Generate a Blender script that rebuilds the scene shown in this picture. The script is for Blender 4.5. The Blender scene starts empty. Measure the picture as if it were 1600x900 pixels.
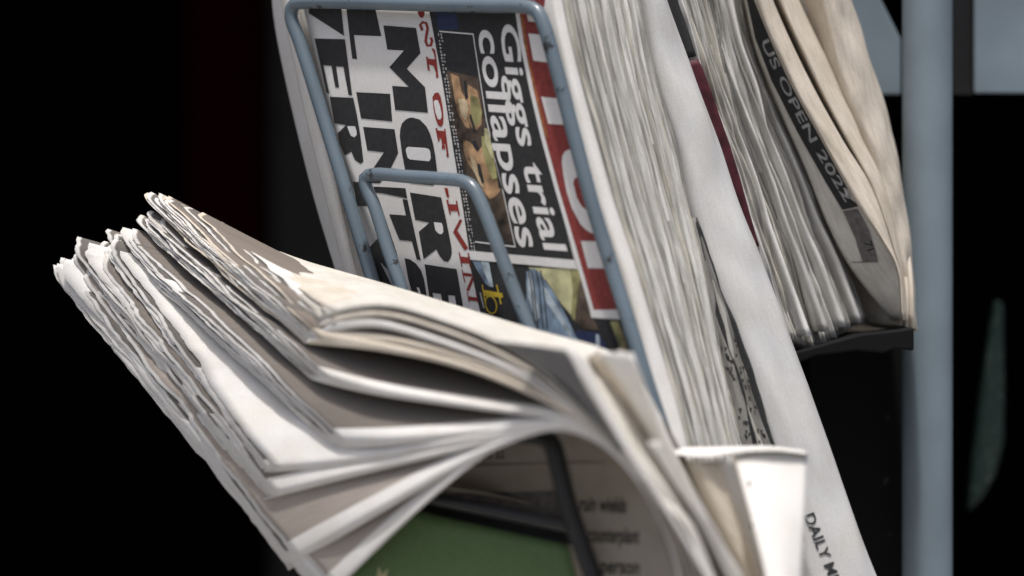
import bpy, bmesh, math, random
import numpy as np
from mathutils import Vector, noise as mnoise
from mathutils.geometry import tessellate_polygon

random.seed(7)
rng = np.random.default_rng(7)
SC = bpy.context.scene
COL = SC.collection
R = math.radians

# ------------------------------------------------------------------ camera, sky, sun, exposure
D = 2.7            # metres from the camera to the plane in focus
S = 0.00045        # metres per photograph pixel in that plane
Z0 = 1.05          # height of the optical axis above the pavement

cam_d = bpy.data.cameras.new('camera')
cam = bpy.data.objects.new('camera', cam_d)
COL.objects.link(cam)
cam.location = (0, -D, Z0)
cam.rotation_euler = (R(90), 0, 0)
cam_d.lens = 135
cam_d.sensor_width = 36
cam_d.clip_start = 0.05
cam_d.clip_end = 200
cam_d.dof.use_dof = True
cam_d.dof.focus_distance = D
cam_d.dof.aperture_fstop = 2.3
SC.camera = cam

SUN_EL, SUN_AZ = R(74), R(190)      # azimuth of the sun, clockwise from +Y: very high, a little to the camera's side
world = bpy.data.worlds.new('World')
SC.world = world
world.use_nodes = True
wn = world.node_tree
wn.nodes.clear()
wo = wn.nodes.new('ShaderNodeOutputWorld')
wb = wn.nodes.new('ShaderNodeBackground')
sky = wn.nodes.new('ShaderNodeTexSky')
sky.sky_type = 'NISHITA'
sky.sun_disc = False
sky.sun_elevation = SUN_EL
sky.sun_rotation = SUN_AZ
sky.air_density = 1.0
sky.dust_density = 6.0
wb.inputs['Strength'].default_value = 0.13
wn.links.new(sky.outputs[0], wb.inputs[0])
wn.links.new(wb.outputs[0], wo.inputs[0])

sun_d = bpy.data.lights.new('sun', 'SUN')
sun_d.energy = 3.2
sun_d.angle = R(3)
sun_d.color = (1.0, 0.98, 0.95)
sun = bpy.data.objects.new('sun', sun_d)
COL.objects.link(sun)
sdir = Vector((math.sin(SUN_AZ) * math.cos(SUN_EL), math.cos(SUN_AZ) * math.cos(SUN_EL), math.sin(SUN_EL)))
sun.rotation_euler = sdir.to_track_quat('Z', 'Y').to_euler()
sun.location = (0, 0, 6)

vs = SC.view_settings
vs.view_transform = 'Standard'
vs.look = 'None'
vs.exposure = -0.03
vs.gamma = 1.0
vs.use_curve_mapping = False
SC.cycles.use_denoising = True
SC.cycles.max_bounces = 10
SC.cycles.diffuse_bounces = 6
SC.cycles.sample_clamp_indirect = 4.0


# ------------------------------------------------------------------ helpers
def P(px, py, Y):
    """a point seen at (px, py) of the 1600 x 900 photograph, Y metres behind the plane in focus"""
    f = (D + Y) / D
    return Vector(((px - 800) * S * f, Y, Z0 - (py - 450) * S * f))


def link(name, mesh, parent=None):
    o = bpy.data.objects.new(name, mesh)
    COL.objects.link(o)
    if parent is not None:
        o.parent = parent
    return o


def tag(o, label=None, cat=None, group=None, kind=None):
    if label: o['label'] = label
    if cat: o['category'] = cat
    if group: o['group'] = group
    if kind: o['kind'] = kind
    return o


def thing(name, label, cat, group=None):
    o = bpy.data.objects.new(name, None)
    o.empty_display_size = 0.05
    COL.objects.link(o)
    return tag(o, label, cat, group)


def mesh_obj(name, verts, faces, mat, parent=None, smooth=True, thick=0.0, uvs=None):
    me = bpy.data.meshes.new(name)
    me.from_pydata([tuple(v) for v in verts], [], faces)
    me.materials.append(mat)
    if smooth:
        me.polygons.foreach_set('use_smooth', [True] * len(me.polygons))
    if uvs is not None:
        ul = me.uv_layers.new(name='UVMap')
        li = np.empty(len(me.loops), dtype=np.int32)
        me.loops.foreach_get('vertex_index', li)
        ul.data.foreach_set('uv', np.asarray(uvs, dtype=np.float32)[li].ravel())
    me.update()
    o = link(name, me, parent)
    if thick:
        m = o.modifiers.new('thickness', 'SOLIDIFY')
        m.thickness = thick
        m.offset = 0
    return o


def grid_obj(name, rows, mat, parent=None, thick=0.0, smooth=True, uv=None):
    """rows: array (n, m, 3)"""
    rows = np.asarray(rows, dtype=float)
    n, m = rows.shape[:2]
    faces = [(i * m + j, i * m + j + 1, (i + 1) * m + j + 1, (i + 1) * m + j) for i in range(n - 1) for j in range(m - 1)]
    # uv in metres along the two directions
    du = np.zeros((n, m)); dv = np.zeros((n, m))
    du[1:] = np.cumsum(np.linalg.norm(np.diff(rows, axis=0), axis=2), axis=0)
    dv[:, 1:] = np.cumsum(np.linalg.norm(np.diff(rows, axis=1), axis=2), axis=1)
    uv = (np.stack([du, dv], axis=2) if uv is None else uv).reshape(-1, 2)
    return mesh_obj(name, rows.reshape(-1, 3), faces, mat, parent, smooth, thick, uv)


def resample(pts, n):
    """smooth curve through world points, n samples, even in arc length"""
    pts = np.array([tuple(p) for p in pts], dtype=float)
    if len(pts) == 2:
        d = np.linspace(0, 1, n)[:, None]
        return pts[0] * (1 - d) + pts[1] * d
    ext = np.vstack([2 * pts[0] - pts[1], pts, 2 * pts[-1] - pts[-2]])
    out = []
    for i in range(1, len(ext) - 2):
        p0, p1, p2, p3 = ext[i - 1], ext[i], ext[i + 1], ext[i + 2]
        t0 = 0.0
        t1 = t0 + max(1e-6, np.linalg.norm(p1 - p0)) ** 0.5
        t2 = t1 + max(1e-6, np.linalg.norm(p2 - p1)) ** 0.5
        t3 = t2 + max(1e-6, np.linalg.norm(p3 - p2)) ** 0.5
        for t in np.linspace(t1, t2, 16, endpoint=False):
            a1 = (t1 - t) / (t1 - t0) * p0 + (t - t0) / (t1 - t0) * p1
            a2 = (t2 - t) / (t2 - t1) * p1 + (t - t1) / (t2 - t1) * p2
            a3 = (t3 - t) / (t3 - t2) * p2 + (t - t2) / (t3 - t2) * p3
            b1 = (t2 - t) / (t2 - t0) * a1 + (t - t0) / (t2 - t0) * a2
            b2 = (t3 - t) / (t3 - t1) * a2 + (t - t1) / (t3 - t1) * a3
            out.append((t2 - t) / (t2 - t1) * b1 + (t - t1) / (t2 - t1) * b2)
    out.append(pts[-1])
    out = np.array(out)
    L = np.concatenate([[0], np.cumsum(np.linalg.norm(np.diff(out, axis=0), axis=1))])
    t = np.linspace(0, L[-1], n)
    return np.stack([np.interp(t, L, out[:, k]) for k in range(3)], axis=1)


def curve(pix, Y, n):
    """pixel polyline with a constant, a two-ended or a per-point depth -> smooth world curve"""
    m = len(pix)
    if callable(Y):
        ys = [Y(*p) for p in pix]
    elif isinstance(Y, (tuple, list)):
        ys = list(Y) if len(Y) == m and m != 2 else list(np.linspace(Y[0], Y[-1], m))
    else:
        ys = [Y] * m
    return resample([P(p[0], p[1], y) for p, y in zip(pix, ys)], n)


def unit(a):
    a = np.asarray(a, dtype=float)
    return a / (np.linalg.norm(a, axis=-1, keepdims=True) + 1e-12)


def nz(x, y, z):
    return mnoise.noise(Vector((x, y, z)))


def tube(bm, pts, r, seg=14):
    pts = [Vector(tuple(p)) for p in pts]
    rings = []
    up = None
    for i, p in enumerate(pts):
        d = (pts[min(i + 1, len(pts) - 1)] - pts[max(i - 1, 0)]).normalized()
        if up is None:
            up = Vector((0.3, -1, 0.2)).cross(d).normalized()
        else:
            up = (up - d * up.dot(d)).normalized()
        side = d.cross(up)
        rings.append([bm.verts.new(p + up * (r * math.cos(2 * math.pi * k / seg)) + side * (r * math.sin(2 * math.pi * k / seg))) for k in range(seg)])
    for a, b in zip(rings, rings[1:]):
        for k in range(seg):
            bm.faces.new((a[k], a[(k + 1) % seg], b[(k + 1) % seg], b[k]))
    bm.faces.new(rings[0][::-1]); bm.faces.new(rings[-1])


def bm_obj(name, bm, mat, parent=None, smooth=True, bevel=0.0):
    me = bpy.data.meshes.new(name)
    bmesh.ops.recalc_face_normals(bm, faces=bm.faces)
    bm.to_mesh(me); bm.free()
    me.materials.append(mat)
    if smooth:
        me.polygons.foreach_set('use_smooth', [True] * len(me.polygons))
    o = link(name, me, parent)
    if bevel:
        b = o.modifiers.new('bevel', 'BEVEL'); b.width = bevel; b.segments = 2; b.limit_method = 'ANGLE'
    return o


def slab(name, poly, Y0, Y1, mat, parent=None, bevel=0.0015):
    """a solid plate: outline in pixels of its front face at depth Y0, extruded straight back to Y1"""
    bm = bmesh.new()
    f = [P(x, y, Y0) for x, y in poly]
    a = [bm.verts.new(v) for v in f]
    b = [bm.verts.new((v.x, Y1, v.z)) for v in f]
    n = len(a)
    bm.faces.new(a); bm.faces.new(b[::-1])
    for i in range(n):
        bm.faces.new((a[i], b[i], b[(i + 1) % n], a[(i + 1) % n]))
    return bm_obj(name, bm, mat, parent, smooth=False, bevel=bevel)


def box(name, lo, hi, mat, parent=None, bevel=0.0):
    bm = bmesh.new()
    bmesh.ops.create_cube(bm, size=1)
    for v in bm.verts:
        v.co = Vector([lo[k] + (v.co[k] + 0.5) * (hi[k] - lo[k]) for k in range(3)])
    return bm_obj(name, bm, mat, parent, smooth=False, bevel=bevel)


# ------------------------------------------------------------------ materials
def new_mat(name):
    m = bpy.data.materials.new(name)
    m.use_nodes = True
    nt = m.node_tree
    return m, nt, nt.nodes['Principled BSDF'], nt.nodes['Material Output']


def paper(name, col, transl=0.12, vary=0.10, show=0.0, streak=0.0, yellow=0.25):
    """newsprint: fibrous grain, faint show-through of the other side, yellowing at random"""
    m, nt, b, out = new_mat(name)
    N, L = nt.nodes, nt.links
    b.inputs['Roughness'].default_value = 0.85
    b.inputs['Specular IOR Level'].default_value = 0.25
    tc = N.new('ShaderNodeTexCoord')
    oi = N.new('ShaderNodeObjectInfo')
    add = N.new('ShaderNodeVectorMath'); add.operation = 'ADD'
    mul = N.new('ShaderNodeVectorMath'); mul.operation = 'SCALE'
    comb = N.new('ShaderNodeCombineXYZ')
    L.new(oi.outputs['Random'], comb.inputs[0]); L.new(oi.outputs['Random'], comb.inputs[2])
    L.new(comb.outputs[0], mul.inputs[0]); mul.inputs['Scale'].default_value = 9.0
    L.new(tc.outputs['Object'], add.inputs[0]); L.new(mul.outputs[0], add.inputs[1])
    n1 = N.new('ShaderNodeTexNoise'); n1.inputs['Scale'].default_value = 38; n1.inputs['Detail'].default_value = 5
    n2 = N.new('ShaderNodeTexNoise'); n2.inputs['Scale'].default_value = 900; n2.inputs['Detail'].default_value = 2
    L.new(add.outputs[0], n1.inputs['Vector']); L.new(add.outputs[0], n2.inputs['Vector'])
    mix = N.new('ShaderNodeMix'); mix.data_type = 'RGBA'
    dk = tuple(c * (1 - vary) * (1, 0.985, 0.95)[i] for i, c in enumerate(col))
    mix.inputs[6].default_value = (*dk, 1); mix.inputs[7].default_value = (*col, 1)
    r1 = N.new('ShaderNodeMapRange'); r1.inputs[1].default_value = 0.35; r1.inputs[2].default_value = 0.62
    L.new(n1.outputs[0], r1.inputs[0]); L.new(r1.outputs[0], mix.inputs[0])
    mix2 = N.new('ShaderNodeMix'); mix2.data_type = 'RGBA'; mix2.blend_type = 'MULTIPLY'
    r2 = N.new('ShaderNodeMapRange'); r2.inputs[1].default_value = 0.3; r2.inputs[2].default_value = 0.7
    r2.inputs[3].default_value = 0.90; r2.inputs[4].default_value = 1.03
    L.new(n2.outputs[0], r2.inputs[0])
    cc = N.new('ShaderNodeCombineColor')
    for k in range(3): L.new(r2.outputs[0], cc.inputs[k])
    mix2.inputs[0].default_value = 1
    L.new(mix.outputs[2], mix2.inputs[6]); L.new(cc.outputs[0], mix2.inputs[7])
    last = mix2.outputs[2]
    # random yellowing per sheet
    ym = N.new('ShaderNodeMix'); ym.data_type = 'RGBA'; ym.blend_type = 'MULTIPLY'
    ym.inputs[7].default_value = (0.93, 0.86, 0.74, 1)
    ymf = N.new('ShaderNodeMath'); ymf.operation = 'MULTIPLY'; ymf.inputs[1].default_value = yellow
    L.new(oi.outputs['Random'], ymf.inputs[0]); L.new(ymf.outputs[0], ym.inputs[0])
    L.new(last, ym.inputs[6]); last = ym.outputs[2]
    if show > 0:      # print of the page, seen as faint grey columns
        uv = N.new('ShaderNodeUVMap')
        mp = N.new('ShaderNodeMapping'); mp.inputs['Scale'].default_value = (60, 420, 1)
        vt = N.new('ShaderNodeTexNoise'); vt.inputs['Scale'].default_value = 1.0; vt.inputs['Detail'].default_value = 1
        L.new(uv.outputs[0], mp.inputs[0]); L.new(mp.outputs[0], vt.inputs['Vector'])
        rr = N.new('ShaderNodeMapRange'); rr.inputs[1].default_value = 0.45; rr.inputs[2].default_value = 0.6
        rr.inputs[3].default_value = 1.0; rr.inputs[4].default_value = 1 - show
        L.new(vt.outputs[0], rr.inputs[0])
        c2 = N.new('ShaderNodeCombineColor')
        for k in range(3): L.new(rr.outputs[0], c2.inputs[k])
        m3 = N.new('ShaderNodeMix'); m3.data_type = 'RGBA'; m3.blend_type = 'MULTIPLY'; m3.inputs[0].default_value = 1
        L.new(last, m3.inputs[6]); L.new(c2.outputs[0], m3.inputs[7]); last = m3.outputs[2]
    if streak > 0:    # cut edges of many pages: streaks that run along the sheet
        uv = N.new('ShaderNodeUVMap')
        mp = N.new('ShaderNodeMapping'); mp.inputs['Scale'].default_value = (22, 160, 1)
        ad = N.new('ShaderNodeVectorMath'); ad.operation = 'ADD'
        L.new(uv.outputs[0], mp.inputs[0]); L.new(mp.outputs[0], ad.inputs[0]); L.new(mul.outputs[0], ad.inputs[1])
        vt = N.new('ShaderNodeTexNoise'); vt.inputs['Scale'].default_value = 1.0; vt.inputs['Detail'].default_value = 4
        L.new(ad.outputs[0], vt.inputs['Vector'])
        rr = N.new('ShaderNodeMapRange'); rr.inputs[1].default_value = 0.4; rr.inputs[2].default_value = 0.65
        rr.inputs[3].default_value = 1.0; rr.inputs[4].default_value = 1 - streak
        L.new(vt.outputs[0], rr.inputs[0])
        c2 = N.new('ShaderNodeCombineColor')
        for k in range(3): L.new(rr.outputs[0], c2.inputs[k])
        m3 = N.new('ShaderNodeMix'); m3.data_type = 'RGBA'; m3.blend_type = 'MULTIPLY'; m3.inputs[0].default_value = 1
        L.new(last, m3.inputs[6]); L.new(c2.outputs[0], m3.inputs[7]); last = m3.outputs[2]
    L.new(last, b.inputs['Base Color'])
    bp = N.new('ShaderNodeBump'); bp.inputs['Strength'].default_value = 0.25; bp.inputs['Distance'].default_value = 0.0006
    L.new(n1.outputs[0], bp.inputs['Height']); L.new(bp.outputs[0], b.inputs['Normal'])
    if transl > 0:
        t = N.new('ShaderNodeBsdfTranslucent')
        L.new(last, t.inputs['Color'])
        ms = N.new('ShaderNodeMixShader'); ms.inputs[0].default_value = transl
        L.new(b.outputs[0], ms.inputs[1]); L.new(t.outputs[0], ms.inputs[2])
        L.new(ms.outputs[0], out.inputs['Surface'])
    return m


def printed(name, col, tone, margin=0.0095, left=0.0025):
    """a printed inside page: print tone and painted gap shade in one colour inside an unprinted margin (uv: metres from the cut end, from the fold)"""
    m = paper(name, col, 0.08, 0.08, yellow=0.15)
    nt = m.node_tree; N, L = nt.nodes, nt.links
    b = N['Principled BSDF']
    src = b.inputs['Base Color'].links[0].from_socket
    uv = N.new('ShaderNodeUVMap'); sp = N.new('ShaderNodeSeparateXYZ'); L.new(uv.outputs[0], sp.inputs[0])
    ab = N.new('ShaderNodeMath'); ab.operation = 'ABSOLUTE'; L.new(sp.outputs[1], ab.inputs[0])
    def edge(sock, lo):
        r = N.new('ShaderNodeMapRange'); r.inputs[1].default_value = lo; r.inputs[2].default_value = lo + 0.0015
        L.new(sock, r.inputs[0]); return r.outputs[0]
    mm = N.new('ShaderNodeMath'); mm.operation = 'MULTIPLY'
    L.new(edge(sp.outputs[0], left), mm.inputs[0]); L.new(edge(ab.outputs[0], margin), mm.inputs[1])
    mp = N.new('ShaderNodeMapping'); mp.inputs['Scale'].default_value = (35, 300, 1); L.new(uv.outputs[0], mp.inputs[0])
    vt = N.new('ShaderNodeTexNoise'); vt.inputs['Scale'].default_value = 1; vt.inputs['Detail'].default_value = 2; L.new(mp.outputs[0], vt.inputs['Vector'])
    tr = N.new('ShaderNodeMix'); tr.data_type = 'RGBA'; tr.inputs[6].default_value = (*[c * 0.82 for c in tone], 1); tr.inputs[7].default_value = (*[c * 1.15 for c in tone], 1)
    L.new(vt.outputs[0], tr.inputs[0])
    mx = N.new('ShaderNodeMix'); mx.data_type = 'RGBA'
    L.new(mm.outputs[0], mx.inputs[0]); L.new(src, mx.inputs[6]); L.new(tr.outputs[2], mx.inputs[7])
    L.new(mx.outputs[2], b.inputs['Base Color'])
    for nd in N:
        if nd.type == 'BSDF_TRANSLUCENT': L.new(mx.outputs[2], nd.inputs['Color'])
    return m


def ink(name, col, vary=0.18, rough=0.6, scale=260):
    m, nt, b, out = new_mat(name)
    N, L = nt.nodes, nt.links
    tc = N.new('ShaderNodeTexCoord')
    n = N.new('ShaderNodeTexNoise'); n.inputs['Scale'].default_value = scale; n.inputs['Detail'].default_value = 4
    L.new(tc.outputs['Object'], n.inputs['Vector'])
    mix = N.new('ShaderNodeMix'); mix.data_type = 'RGBA'
    mix.inputs[6].default_value = (*[c * (1 - vary) for c in col], 1)
    mix.inputs[7].default_value = (*[min(1, c * (1 + vary) + 0.004) for c in col], 1)
    r = N.new('ShaderNodeMapRange'); r.inputs[1].default_value = 0.3; r.inputs[2].default_value = 0.7
    L.new(n.outputs[0], r.inputs[0]); L.new(r.outputs[0], mix.inputs[0])
    L.new(mix.outputs[2], b.inputs['Base Color'])
    b.inputs['Roughness'].default_value = rough
    b.inputs['Specular IOR Level'].default_value = 0.3
    return m


def metal_paint(name, col, rough=0.38, chip=0.06, chipcol=(0.03, 0.03, 0.03), bump=0.15):
    m, nt, b, out = new_mat(name)
    N, L = nt.nodes, nt.links
    tc = N.new('ShaderNodeTexCoord')
    n1 = N.new('ShaderNodeTexNoise'); n1.inputs['Scale'].default_value = 55; n1.inputs['Detail'].default_value = 8; n1.inputs['Roughness'].default_value = 0.7
    n2 = N.new('ShaderNodeTexNoise'); n2.inputs['Scale'].default_value = 14; n2.inputs['Detail'].default_value = 5
    L.new(tc.outputs['Object'], n1.inputs['Vector']); L.new(tc.outputs['Object'], n2.inputs['Vector'])
    base = N.new('ShaderNodeMix'); base.data_type = 'RGBA'
    base.inputs[6].default_value = (*[c * 0.80 for c in col], 1); base.inputs[7].default_value = (*[c * 1.12 for c in col], 1)
    r0 = N.new('ShaderNodeMapRange'); r0.inputs[1].default_value = 0.3; r0.inputs[2].default_value = 0.7
    L.new(n2.outputs[0], r0.inputs[0]); L.new(r0.outputs[0], base.inputs[0])
    ch = N.new('ShaderNodeMapRange'); ch.inputs[1].default_value = 0.70 - chip; ch.inputs[2].default_value = 0.74 - chip
    L.new(n1.outputs[0], ch.inputs[0])
    mx = N.new('ShaderNodeMix'); mx.data_type = 'RGBA'; mx.inputs[7].default_value = (*chipcol, 1)
    L.new(ch.outputs[0], mx.inputs[0]); L.new(base.outputs[2], mx.inputs[6])
    L.new(mx.outputs[2], b.inputs['Base Color'])
    b.inputs['Roughness'].default_value = rough
    bp = N.new('ShaderNodeBump'); bp.inputs['Strength'].default_value = bump; bp.inputs['Distance'].default_value = 0.001
    L.new(n1.outputs[0], bp.inputs['Height']); L.new(bp.outputs[0], b.inputs['Normal'])
    return m


def plain(name, col, rough=0.8, specks=None, spec=0.3):
    m, nt, b, out = new_mat(name)
    N, L = nt.nodes, nt.links
    tc = N.new('ShaderNodeTexCoord')
    n = N.new('ShaderNodeTexNoise'); n.inputs['Scale'].default_value = 30; n.inputs['Detail'].default_value = 6
    L.new(tc.outputs['Object'], n.inputs['Vector'])
    mix = N.new('ShaderNodeMix'); mix.data_type = 'RGBA'
    mix.inputs[6].default_value = (*[c * 0.7 for c in col], 1); mix.inputs[7].default_value = (*[c * 1.25 for c in col], 1)
    L.new(n.outputs[0], mix.inputs[0])
    last = mix.outputs[2]
    if specks:
        sc, thr, c = specks
        v = N.new('ShaderNodeTexNoise'); v.inputs['Scale'].default_value = sc; v.inputs['Detail'].default_value = 3
        L.new(tc.outputs['Object'], v.inputs['Vector'])
        r = N.new('ShaderNodeMapRange'); r.inputs[1].default_value = thr; r.inputs[2].default_value = thr + 0.04
        L.new(v.outputs[0], r.inputs[0])
        mm = N.new('ShaderNodeMix'); mm.data_type = 'RGBA'; mm.inputs[7].default_value = (*c, 1)
        L.new(r.outputs[0], mm.inputs[0]); L.new(last, mm.inputs[6]); last = mm.outputs[2]
    L.new(last, b.inputs['Base Color'])
    b.inputs['Roughness'].default_value = rough
    b.inputs['Specular IOR Level'].default_value = spec
    return m


M_WHITE = paper('paper_white', (0.80, 0.79, 0.77), 0.12, 0.06, yellow=0.12)
M_NEWS = paper('newsprint', (0.72, 0.70, 0.65), 0.12, 0.10, show=0.10)
M_CREAM = paper('newsprint_cream', (0.70, 0.64, 0.555), 0.10, 0.12, show=0.12, yellow=0.25)
M_PAGE = paper('front_page_paper', (0.66, 0.65, 0.64), 0.0, 0.06, yellow=0.0)
M_GREY = paper('newsprint_grey', (0.57, 0.57, 0.565), 0.05, 0.05, show=0.03, yellow=0.05)
M_PRINT_SHADE = printed('printed_page', (0.78, 0.77, 0.75), (0.19, 0.168, 0.148))  # print tone darkened, so shade in the gaps between sections is painted in
M_PRINTC_SHADE = printed('printed_page_cream', (0.73, 0.66, 0.56), (0.20, 0.172, 0.148), 0.008)  # cream version, gap shade again part of the dark tone
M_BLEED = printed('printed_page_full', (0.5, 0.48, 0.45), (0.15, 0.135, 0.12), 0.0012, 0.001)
M_INNER_SHADE = printed('inner_page', (0.78, 0.77, 0.75), (0.15, 0.138, 0.125), 0.004, 0.0024)  # dark strip behind the white edge paints the shadow under each layer
M_PRINT2_SHADE = printed('printed_page_pale', (0.78, 0.77, 0.75), (0.34, 0.30, 0.265))  # paler print tone, with some gap shade in the colour
M_DKGREY = paper('newsprint_grey_ground', (0.22, 0.22, 0.22), 0.05, 0.12, show=0.1, yellow=0.0)
M_TAN = paper('newsprint_tan', (0.45, 0.41, 0.36), 0.08, 0.12, yellow=0.25)
M_EDGE = [paper('page_edge_%s' % n, c, 0.05, 0.15, streak=st, yellow=0.15) for n, c, st in (
    ('light', (0.76, 0.755, 0.735), 0.35), ('pale', (0.68, 0.675, 0.645), 0.5), ('grey', (0.48, 0.475, 0.445), 0.55),
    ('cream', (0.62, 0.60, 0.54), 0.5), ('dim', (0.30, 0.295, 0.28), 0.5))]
M_BLACK = ink('ink_black', (0.022, 0.022, 0.023))
M_RED = ink('ink_red', (0.22, 0.028, 0.022))
M_MAST = ink('ink_masthead_red', (0.20, 0.034, 0.030))
M_DKRED = ink('ink_dark_red', (0.065, 0.010, 0.017), 0.5, scale=90)
M_INKW = ink('unprinted_white', (0.64, 0.63, 0.62), 0.05)
M_DIMW = ink('ink_dim_white', (0.34, 0.34, 0.335), 0.3)
M_NAVY = ink('ink_navy', (0.020, 0.030, 0.075))
M_SKIN = ink('ink_skin', (0.32, 0.20, 0.11), 0.8, scale=75)
M_SKIN2 = ink('ink_skin_light', (0.45, 0.36, 0.23), 0.6, scale=75)
M_OLIVE = ink('ink_olive', (0.27, 0.25, 0.11), 0.7, scale=70)
M_PALEY = ink('ink_pale_yellow', (0.48, 0.46, 0.26), 0.35, scale=80)
M_BROWN = ink('ink_brown', (0.07, 0.05, 0.036), 0.85, scale=75)
M_JEAN = ink('ink_denim', (0.16, 0.22, 0.29), 0.55, scale=90)
M_JEAN2 = ink('ink_denim_pale', (0.36, 0.42, 0.46), 0.4, scale=120)
M_GOLD = ink('ink_gold', (0.50, 0.36, 0.03), 0.3)
M_ORANGE = ink('ink_orange_brown', (0.26, 0.09, 0.03), 0.4)
M_INKG = ink('ink_grey', (0.13, 0.12, 0.115), 0.3)
M_GREEN = ink('cover_green', (0.098, 0.165, 0.066), 0.07, 0.5, scale=300)
M_BLUE = metal_paint('blue_grey_paint', (0.12, 0.157, 0.188), 0.24, 0.09)
M_BLUE2 = metal_paint('blue_grey_panel_paint', (0.185, 0.236, 0.272), 0.6, 0.02, (0.12, 0.16, 0.2), 0.08)
M_DARKMET_SHADE = metal_paint('dark_metal_and_shade', (0.010, 0.0105, 0.0115), 0.5, 0.02, (0.15, 0.15, 0.15))  # colour of the side plate; on the lower wires it paints their shade
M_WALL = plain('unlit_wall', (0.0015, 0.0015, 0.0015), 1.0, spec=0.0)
M_SHELF = plain('black_plastic', (0.006, 0.006, 0.0065), 0.7, spec=0.15)
M_RECESS = plain('black_board', (0.003, 0.003, 0.003), 0.9, (70, 0.70, (0.06, 0.055, 0.05)))

# ------------------------------------------------------------------ setting: pavement, back wall and an added dark box that keeps daylight off it
ground = box('pavement', (-8, -9, -0.1), (8, 0.9, 0), plain('paving', (0.30, 0.29, 0.28), 0.9))
tag(ground, kind='structure')
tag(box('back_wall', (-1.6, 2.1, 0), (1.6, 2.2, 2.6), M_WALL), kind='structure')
tag(box('shade_box_side', (-1.7, 0.75, 0), (-1.6, 2.2, 2.6), M_WALL), kind='structure')  # unseen side of the box, added to shut the sky out
tag(box('shade_box_side', (1.6, 0.75, 0), (1.7, 2.2, 2.6), M_WALL), kind='structure')  # opposite side of the added box, also out of view
tag(box('shade_box_top', (-1.7, 0.75, 2.6), (1.7, 2.2, 2.7), M_WALL), kind='structure')  # unseen lid, added so that the background goes black
tag(box('shade_box_floor', (-1.7, 0.9, -0.1), (1.7, 2.2, 0.004), M_WALL), kind='structure')  # unseen bottom of the same added box

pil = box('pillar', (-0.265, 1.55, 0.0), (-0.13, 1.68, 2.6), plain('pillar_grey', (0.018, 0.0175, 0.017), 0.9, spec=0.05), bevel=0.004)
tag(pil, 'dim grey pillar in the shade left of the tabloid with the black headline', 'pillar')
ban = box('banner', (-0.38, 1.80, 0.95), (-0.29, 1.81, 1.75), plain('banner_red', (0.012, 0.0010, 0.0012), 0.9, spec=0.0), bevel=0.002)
tag(ban, 'dark red banner hanging in the shade beyond the grey pillar', 'banner')


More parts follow.
